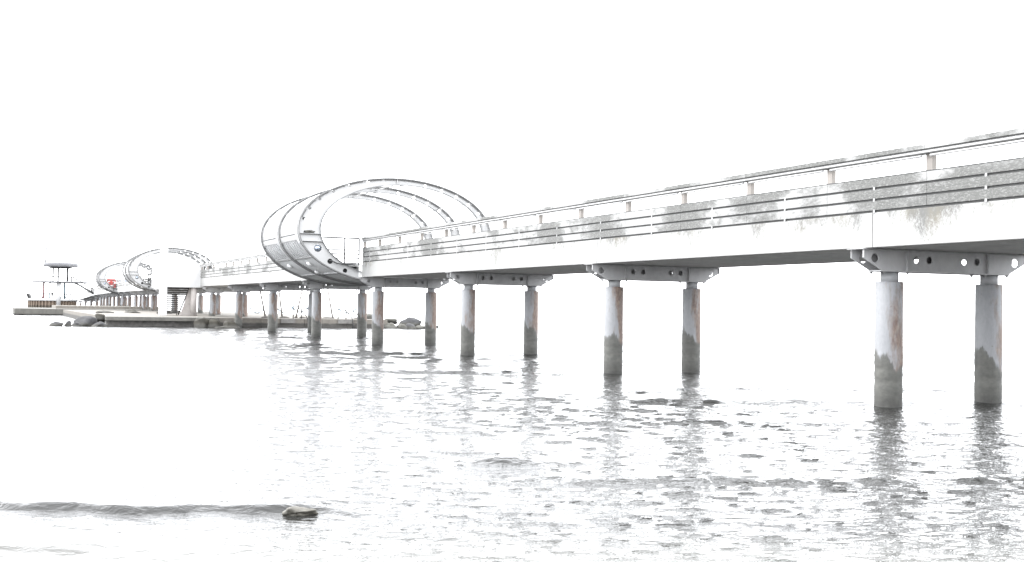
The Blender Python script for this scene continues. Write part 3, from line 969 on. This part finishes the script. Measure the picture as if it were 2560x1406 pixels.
# ------------------------------------------------------------------ white stair tower beside the pier
ST = 96.4
stair = thing('stair_tower', 'white stair tower with tall pillar standing on the landing beside the pier', 'stair tower', PO, PA)
MB().box(-4.66, -3.99, ST - 0.2, ST + 0.5, 0.80, 7.35).build('pillar', MW['wall'], stair)
MB().box(-3.988, -0.62, ST - 0.08, ST + 0.12, 3.50, 5.78).build('front_wall', MW['wall'], stair)
MB().box(-4.6, -4.3, ST + 0.51, ST + 7.0, 3.50, 5.78).build('side_wall', MW['wall'], stair)
MB().box(-3.988, -0.62, ST + 0.121, ST + 1.6, 3.44, 3.62).build('upper_landing', MW['tread'], stair)
m = MB(); m.lathe([(0.30, 0.80), (0.30, 3.495)], (-1.42, ST + 0.35), 24); m.build('column', MW['blush'], stair)
MB().plate([(-2.62, 0.80), (-1.50, 0.80), (-1.50, 3.49), (-1.74, 3.49)], [], ST + 0.9, ST + 1.0).build('cheek_wall', MW['blush'], stair)
for k in range(13):
    f = k / 12.0
    z = 0.95 + f * 2.40
    MB().box(-3.93 + (1 - f) * 0.12, -2.30 + f * 0.62, ST + 3.6 - f * 2.6, ST + 3.95 - f * 2.6, z, z + 0.12).build('tread', MW['tread'], stair)
MB().tube([(-3.80, ST + 4.0, 0.80), (-3.92, ST + 1.1, 3.42)], 0.06, 6).build('stringer', MW['tread'], stair)
MB().tube([(-2.36, ST + 4.0, 0.80), (-1.75, ST + 1.1, 3.42)], 0.06, 6).build('stringer', MW['tread'], stair)
MB().box(-2.75, -2.69, ST + 2.4, ST + 2.5, 0.8, 2.9).build('newel', MW['tread'], stair)
MB().box(-0.60, -0.46, ST - 0.05, ST + 0.10, 3.2, 6.0).build('end_post', MW['wire'], stair)
MB().tube([(-4.02, ST, 7.3), (-4.02, ST, 7.6)], 0.03, 6).build('lightning_rod', MW['wire'], stair)
m = MB().box(-0.42, 0.05, 95.2, 95.6, ZR + 0.08, ZR + 0.30).box(-0.36, 0.0, 95.25, 95.55, ZR - 0.55, ZR + 0.08)
cab = m.build('lamp_box', MW['wire'], None); cab.location = PO; cab.rotation_euler = (0, 0, PA)
tag(cab, 'grey lamp box on the railing beside the white stair tower', 'lamp')

# ------------------------------------------------------------------ bathing ladders on the landing
def ladder(n, label):
    root = thing('bathing_ladder', label, 'ladder', PT(n, 82.35, 0.80), PA, 'bathing ladders on the landing')
    for dx in (0.0, 0.72):
        p = [(dx, 0.75, 0.0), (dx, 0.75, 0.9), (dx + 0.02, 0.7, 1.10), (dx + 0.08, 0.6, 1.2), (dx + 0.18, 0.5, 1.16),
             (dx + 0.55, 0.15, 0.72), (dx + 0.85, -0.15, 0.38), (dx + 1.02, -0.28, 0.05), (dx + 1.08, -0.32, -0.35), (dx + 1.1, -0.33, -0.95)]
        MB().tube(p, 0.045, 8).build('ladder_rail', MW['wire'], root)
    for k in range(4):
        MB().tube([(1.1, -0.33, -0.15 - 0.2 * k), (1.82, -0.33, -0.15 - 0.2 * k)], 0.02, 6).build('rung', MW['wire'], root)
ladder(5.15, 'left of two curved steel bathing ladders on the landing edge')
ladder(9.2, 'right of two curved steel bathing ladders on the landing edge')

# ------------------------------------------------------------------ hammocks between leaning poles
def pole(n, t, dn, h, label):
    root = thing('leaning_pole', label, 'pole', PT(n, t, 0.79), PA, 'leaning hammock poles')
    MB().tube([(0, 0, 0.0), (dn * 0.5, 0.0, h * 0.5), (dn, 0.0, h)], 0.085, 8, r1=0.065).build('shaft', MW['pole'], root)
    MB().lathe([(0.16, 0.0), (0.16, 0.09), (0.08, 0.14)], n=12).build('base_shoe', MW['mat_dark'], root)
    return root
pole(3.72, 88.0, -0.70, 3.2, 'leaning hammock pole farthest left under the pier, tilted left')
pole(5.26, 88.0, -0.45, 3.2, 'hammock pole seen just right of the second pile, tilted left')
pole(6.53, 88.0, 0.65, 3.2, 'hammock pole leaning right beside the left bathing ladder')
pole(10.0, 88.0, -0.62, 3.2, 'leaning hammock pole left of the right bathing ladder')
def hammock(n0, n1, t, z0, z1, sag, label):
    root = thing('net_hammock', label, 'hammock', PT(n0, t, 0.79), PA, 'blue net hammocks')
    W = n1 - n0
    def P(u, v):
        s = 4 * u * (1 - u)
        y = (v - 0.5) * 1.0 * min(1.0, 0.25 + 1.4 * s)
        return (u * W, y, (z0 + (z1 - z0) * u) - sag * s - 0.10 * s * (1 - (2 * v - 1) ** 2))
    m = MB()
    for k in range(6):
        m.tube([P(i / 16, k / 5) for i in range(17)], 0.012, 4)
    for i in range(1, 16):
        m.tube([P(i / 16, k / 6) for k in range(7)], 0.010, 4)
    m.build('net', MW['net'], root)
    MB().tube([P(i / 16, 0) for i in range(17)], 0.016, 6).build('edge_rope', MW['net'], root)
    MB().tube([P(i / 16, 1) for i in range(17)], 0.016, 6).build('edge_rope', MW['net'], root)
hammock(2.28, 3.70, 88.4, 0.95, 0.85, 0.42, 'blue net hammock farthest left under the pier')
hammock(4.92, 6.40, 88.5, 0.85, 1.10, 0.45, 'blue net hammock sagging just left of the left ladder')
hammock(6.44, 7.87, 88.8, 0.95, 1.05, 0.40, 'blue net hammock seen behind the left ladder')
hammock(10.69, 12.47, 88.6, 0.95, 1.00, 0.42, 'blue net hammock seen behind the right ladder')
def mound(n, t, r, label):
    o = MB().lathe([(r, 0.0), (r * 0.8, 0.07), (r * 0.4, 0.14), (0.05, 0.16)], n=24).build('rubber_mound', MW['mat_dark'])
    o.location = PT(n, t, 0.792); tag(o, label, 'mound', 'dark mounds at the pole feet')
mound(3.62, 87.4, 0.45, 'dark low mound at the foot of the farthest left pole')
mound(5.33, 87.4, 0.5, 'dark low mound at the foot of the second pole')
mound(7.0, 87.3, 0.4, 'dark low mound at the foot of the pole leaning right')
mound(9.25, 87.0, 0.55, 'widest dark low mound left of the right bathing ladder')
mound(12.2, 87.2, 0.5, 'dark low mound right of the right bathing ladder')

# ------------------------------------------------------------------ signs in the farthest ring
s_o = PT(far_path(TUBE3)[0] - 2.55, TUBE3 + 1.5, 4.35)
sign = thing('sign_board', 'red sign board with white shapes inside the farthest ring', 'sign', s_o, PA)
MB().box(0, 1.55, 0, 0.05, 0.05, 1.65).build('panel', MW['signred'], sign)
def arcs(cx, cz, r, w, a0, a1, y):
    A = arc(a0, a1, 14)
    lp = [(cx + r * math.cos(a), cz + r * math.sin(a)) for a in A] + [(cx + (r - w) * math.cos(a), cz + (r - w) * math.sin(a)) for a in reversed(A)]
    return MB().plate(lp, [], y - 0.01, y)
arcs(0.42, 0.95, 0.30, 0.13, R(60), R(300), -0.004).build('white_arc', MW['signwhite'], sign)
arcs(1.13, 0.95, 0.30, 0.13, R(-120), R(120), -0.004).build('white_arc', MW['signwhite'], sign)
MB().box(0.3, 1.25, -0.014, -0.004, 0.38, 0.48).build('white_bar', MW['signwhite'], sign)
MB().box(0.3, 1.25, -0.014, -0.004, 0.20, 0.28).build('white_bar', MW['signwhite'], sign)
ban = thing('banner', 'white banner with small blue marks right of the red sign', 'banner', s_o + Vector((1.75 * CA, 1.75 * SA, 0.95)), PA)
MB().box(0, 2.3, 0, 0.03, 0, 0.62).build('cloth', MW['signwhite'], ban)
for k, (x, z, w, h) in enumerate(((0.15, 0.2, 0.14, 0.3), (0.42, 0.28, 0.26, 0.09), (0.5, 0.12, 0.2, 0.1), (0.85, 0.16, 0.09, 0.34), (1.05, 0.3, 0.25, 0.1), (1.45, 0.14, 0.1, 0.36), (1.7, 0.2, 0.28, 0.1), (2.05, 0.15, 0.1, 0.35))):
    MB().box(x, x + w, -0.012, -0.003, z, z + h).build('blue_mark', MW['signblue'], ban)

# ------------------------------------------------------------------ lookout tower at the pier head
TX, TY = -112.15, 300.0
TA = 0.35
tower = thing('lookout_tower', 'lookout tower with disc roof, upper deck and coloured columns at the pier head', 'tower', (TX, TY, 0), 0)
def ngon(r, n, z): return [(r * math.cos(2 * math.pi * i / n), r * math.sin(2 * math.pi * i / n), z) for i in range(n)]
MB().lathe([(2.6, 10.12), (3.9, 10.2), (4.05, 10.3), (4.05, 11.15), (3.98, 11.2), (0.5, 11.35)], n=40).build('disc_roof', MW['roof'], tower)
MB().lathe([(2.7, 9.86), (2.9, 9.9), (2.9, 10.04)], n=32).build('roof_ring', MW['seal'], tower)
for x, y in ((-1.65, -0.6), (1.85, -0.6), (-1.2, 1.6), (1.2, 1.6)):
    MB().tube([(x, y, 6.6), (x, y, 9.9)], 0.19, 10).build('roof_post', MW['wire'], tower)
MB().tube([(-3.6, -0.5, 11.2), (-3.55, -0.5, 13.2), (-3.4, -0.5, 17.2)], 0.19, 6, r1=0.13).build('mast', MW['wire'], tower)
MB().tube([(0.45, -0.3, 11.5), (0.45, -0.3, 11.95), (0.3, -0.3, 12.05)], 0.09, 6).build('roof_vent', MW['wire'], tower)
m = MB().lathe([(6.3, 6.24), (6.75, 6.30), (6.75, 6.58), (6.6, 6.6)], n=44)
m.build('upper_deck', MW['roof'], tower)
for x, r, c, y in ((-2.95, 0.24, 'red', -3.0), (-1.60, 0.17, 'cyan', -2.6), (2.30, 0.22, 'blue', -3.4)):
    MB().tube([(x, y, 2.3), (x, y, 6.32)], r, 12).build('column', MW[c], tower)
MB().lathe([(0.52, 0.5), (0.52, 6.31)], (1.45, -4.9), 20).build('lift_shaft', MW['wall'], tower)
LX = -1.9                                       # the lower deck's centre
def ring_rail(zb, zt, r, n, a0, a1, lean=0.0, cx=0.0):
    for i in range(n + 1):
        a = a0 + (a1 - a0) * i / n
        MB().tube([(cx + r * math.cos(a), r * math.sin(a), zb), (cx + (r + lean) * math.cos(a), (r + lean) * math.sin(a), zt)], 0.12, 5).build('rail_post', MW['wire'], tower)
    MB().tube([(cx + (r + lean) * math.cos(a0 + (a1 - a0) * i / 40), (r + lean) * math.sin(a0 + (a1 - a0) * i / 40), zt) for i in range(41)], 0.12, 6).build('top_rail', MW['wire'], tower)
ring_rail(6.6, 7.7, 4.3, 7, R(190), R(350))
ring_rail(2.3, 3.45, 5.6, 16, R(165), R(345), 0.5, LX)
MB().lathe([(5.85, 1.75), (5.95, 1.8), (5.95, 2.26), (5.9, 2.3)], (LX, 0), n=40).build('lower_deck', MW['wall'], tower)
# corrugated sheet piling, each trough a pair of folded plates
NSP = 44
for i in range(NSP):
    a0 = 2 * math.pi * i / NSP; a1 = 2 * math.pi * (i + 1) / NSP
    rin, rout = 5.35, 5.75
    cs = [(rin, a0), (rin, a0 + (a1 - a0) * 0.36), (rout, a0 + (a1 - a0) * 0.5), (rout, a0 + (a1 - a0) * 0.86), (rin, a1)]
    m = MB()
    for (r0, b0), (r1, b1) in zip(cs[:-1], cs[1:]):
        k = len(m.v)
        m.v += [(r0 * math.cos(b0), r0 * math.sin(b0), -1), (r1 * math.cos(b1), r1 * math.sin(b1), -1), (r1 * math.cos(b1), r1 * math.sin(b1), 1.74), (r0 * math.cos(b0), r0 * math.sin(b0), 1.74)]
        m.face((k, k + 1, k + 2, k + 3))
    m.build('sheet_pile', MW['sheet'], tower, (LX, 0, 0))
# stairs from the upper deck down to the pier
MB().tube([(4.2, -4.6, 6.5), (6.0, -4.6, 5.8), (10.3, -4.6, 3.4)], 0.16, 6).build('stair_stringer', MW['wire'], tower)
MB().tube([(4.2, -3.4, 6.5), (6.0, -3.4, 5.8), (10.3, -3.4, 3.4)], 0.16, 6).build('stair_stringer', MW['wire'], tower)
for k in range(14):
    f = k / 13
    MB().box(5.6 + f * 4.6, 5.95 + f * 4.6, -4.55, -3.45, 5.98 - f * 2.6, 6.03 - f * 2.6).build('stair_tread', MW['rail'], tower)
MB().tube([(4.3, -4.6, 7.75), (6.0, -4.6, 7.0), (10.3, -4.6, 4.6)], 0.12, 6).build('stair_handrail', MW['wire'], tower)
for x, z in ((4.3, 6.5), (7.0, 5.3), (9.4, 3.95)):
    MB().tube([(x, -4.6, z), (x, -4.6, z + 1.2)], 0.09, 5).build('rail_post', MW['wire'], tower)

# ------------------------------------------------------------------ two people on the tower's lower deck
def person(x, y, z, rz, label, stride=0.18, arm=0.12, mat='cloth'):
    """one skinned figure; head and hands are part of the same surface, hair is a child"""
    J = [((0, 0, 0.95), 0.150), ((0, 0, 1.15), 0.140), ((0, 0, 1.35), 0.165), ((0, 0, 1.47), 0.085), ((0, -0.01, 1.54), 0.060), ((0, -0.02, 1.64), 0.098), ((0, -0.01, 1.74), 0.082),
         ((-0.19, 0, 1.42), 0.075), ((-0.24, -0.02, 1.16), 0.056), ((-0.22, -arm, 0.94), 0.045), ((-0.21, -arm - 0.04, 0.84), 0.038),
         ((0.19, 0, 1.42), 0.075), ((0.25, 0.02, 1.16), 0.056), ((0.23, -arm * 0.4, 0.94), 0.045), ((0.22, -arm * 0.5, 0.84), 0.038),
         ((-0.10, 0, 0.88), 0.105), ((-0.11, -stride * 0.6, 0.50), 0.072), ((-0.11, -stride * 0.7, 0.09), 0.050), ((-0.11, -stride * 0.7 - 0.14, 0.05), 0.045),
         ((0.10, 0, 0.88), 0.105), ((0.11, stride * 0.3, 0.50), 0.072), ((0.11, stride, 0.09), 0.050), ((0.11, stride - 0.14, 0.05), 0.045)]
    Ed = [(0, 1), (1, 2), (2, 3), (3, 4), (4, 5), (5, 6), (2, 7), (7, 8), (8, 9), (9, 10), (2, 11), (11, 12), (12, 13), (13, 14),
          (0, 15), (15, 16), (16, 17), (17, 18), (0, 19), (19, 20), (20, 21), (21, 22)]
    me = bpy.data.meshes.new('person')
    me.from_pydata([j[0] for j in J], Ed, [])
    o = bpy.data.objects.new('person', me); COL.objects.link(o)
    o.modifiers.new('skin', 'SKIN')
    for i, (_, r) in enumerate(J):
        sv = me.skin_vertices[0].data[i]; sv.radius = (r, r); sv.use_root = (i == 0)
    ss = o.modifiers.new('sub', 'SUBSURF'); ss.levels = 2; ss.render_levels = 2
    dg = bpy.context.evaluated_depsgraph_get()
    me2 = bpy.data.meshes.new_from_object(o.evaluated_get(dg))
    o.modifiers.clear(); o.data = me2
    me2.materials.clear(); me2.materials.append(MW[mat]); me2.materials.append(MW['skin_tone'])
    for p in me2.polygons:
        p.use_smooth = True
        c = p.center
        if c.z > 1.52 or (c.z < 0.90 and abs(c.x) > 0.185): p.material_index = 1
    o.location = (x, y, z); o.rotation_euler = (0, 0, rz)
    hair = MB().lathe([(0.108, 1.62), (0.118, 1.68), (0.112, 1.76), (0.075, 1.82), (0.01, 1.845)], (0, 0.012), 14).build('hair', MW['cloth'], o)
    tag(o, label, 'person')
person(-112.45, 295.6, 2.30, R(35), 'person in dark clothes striding on the tower lower deck, left one', 0.24, 0.14)
person(-111.05, 295.6, 2.30, R(100), 'person in dark clothes standing sideways by the white shaft, right one', 0.06, 0.20)
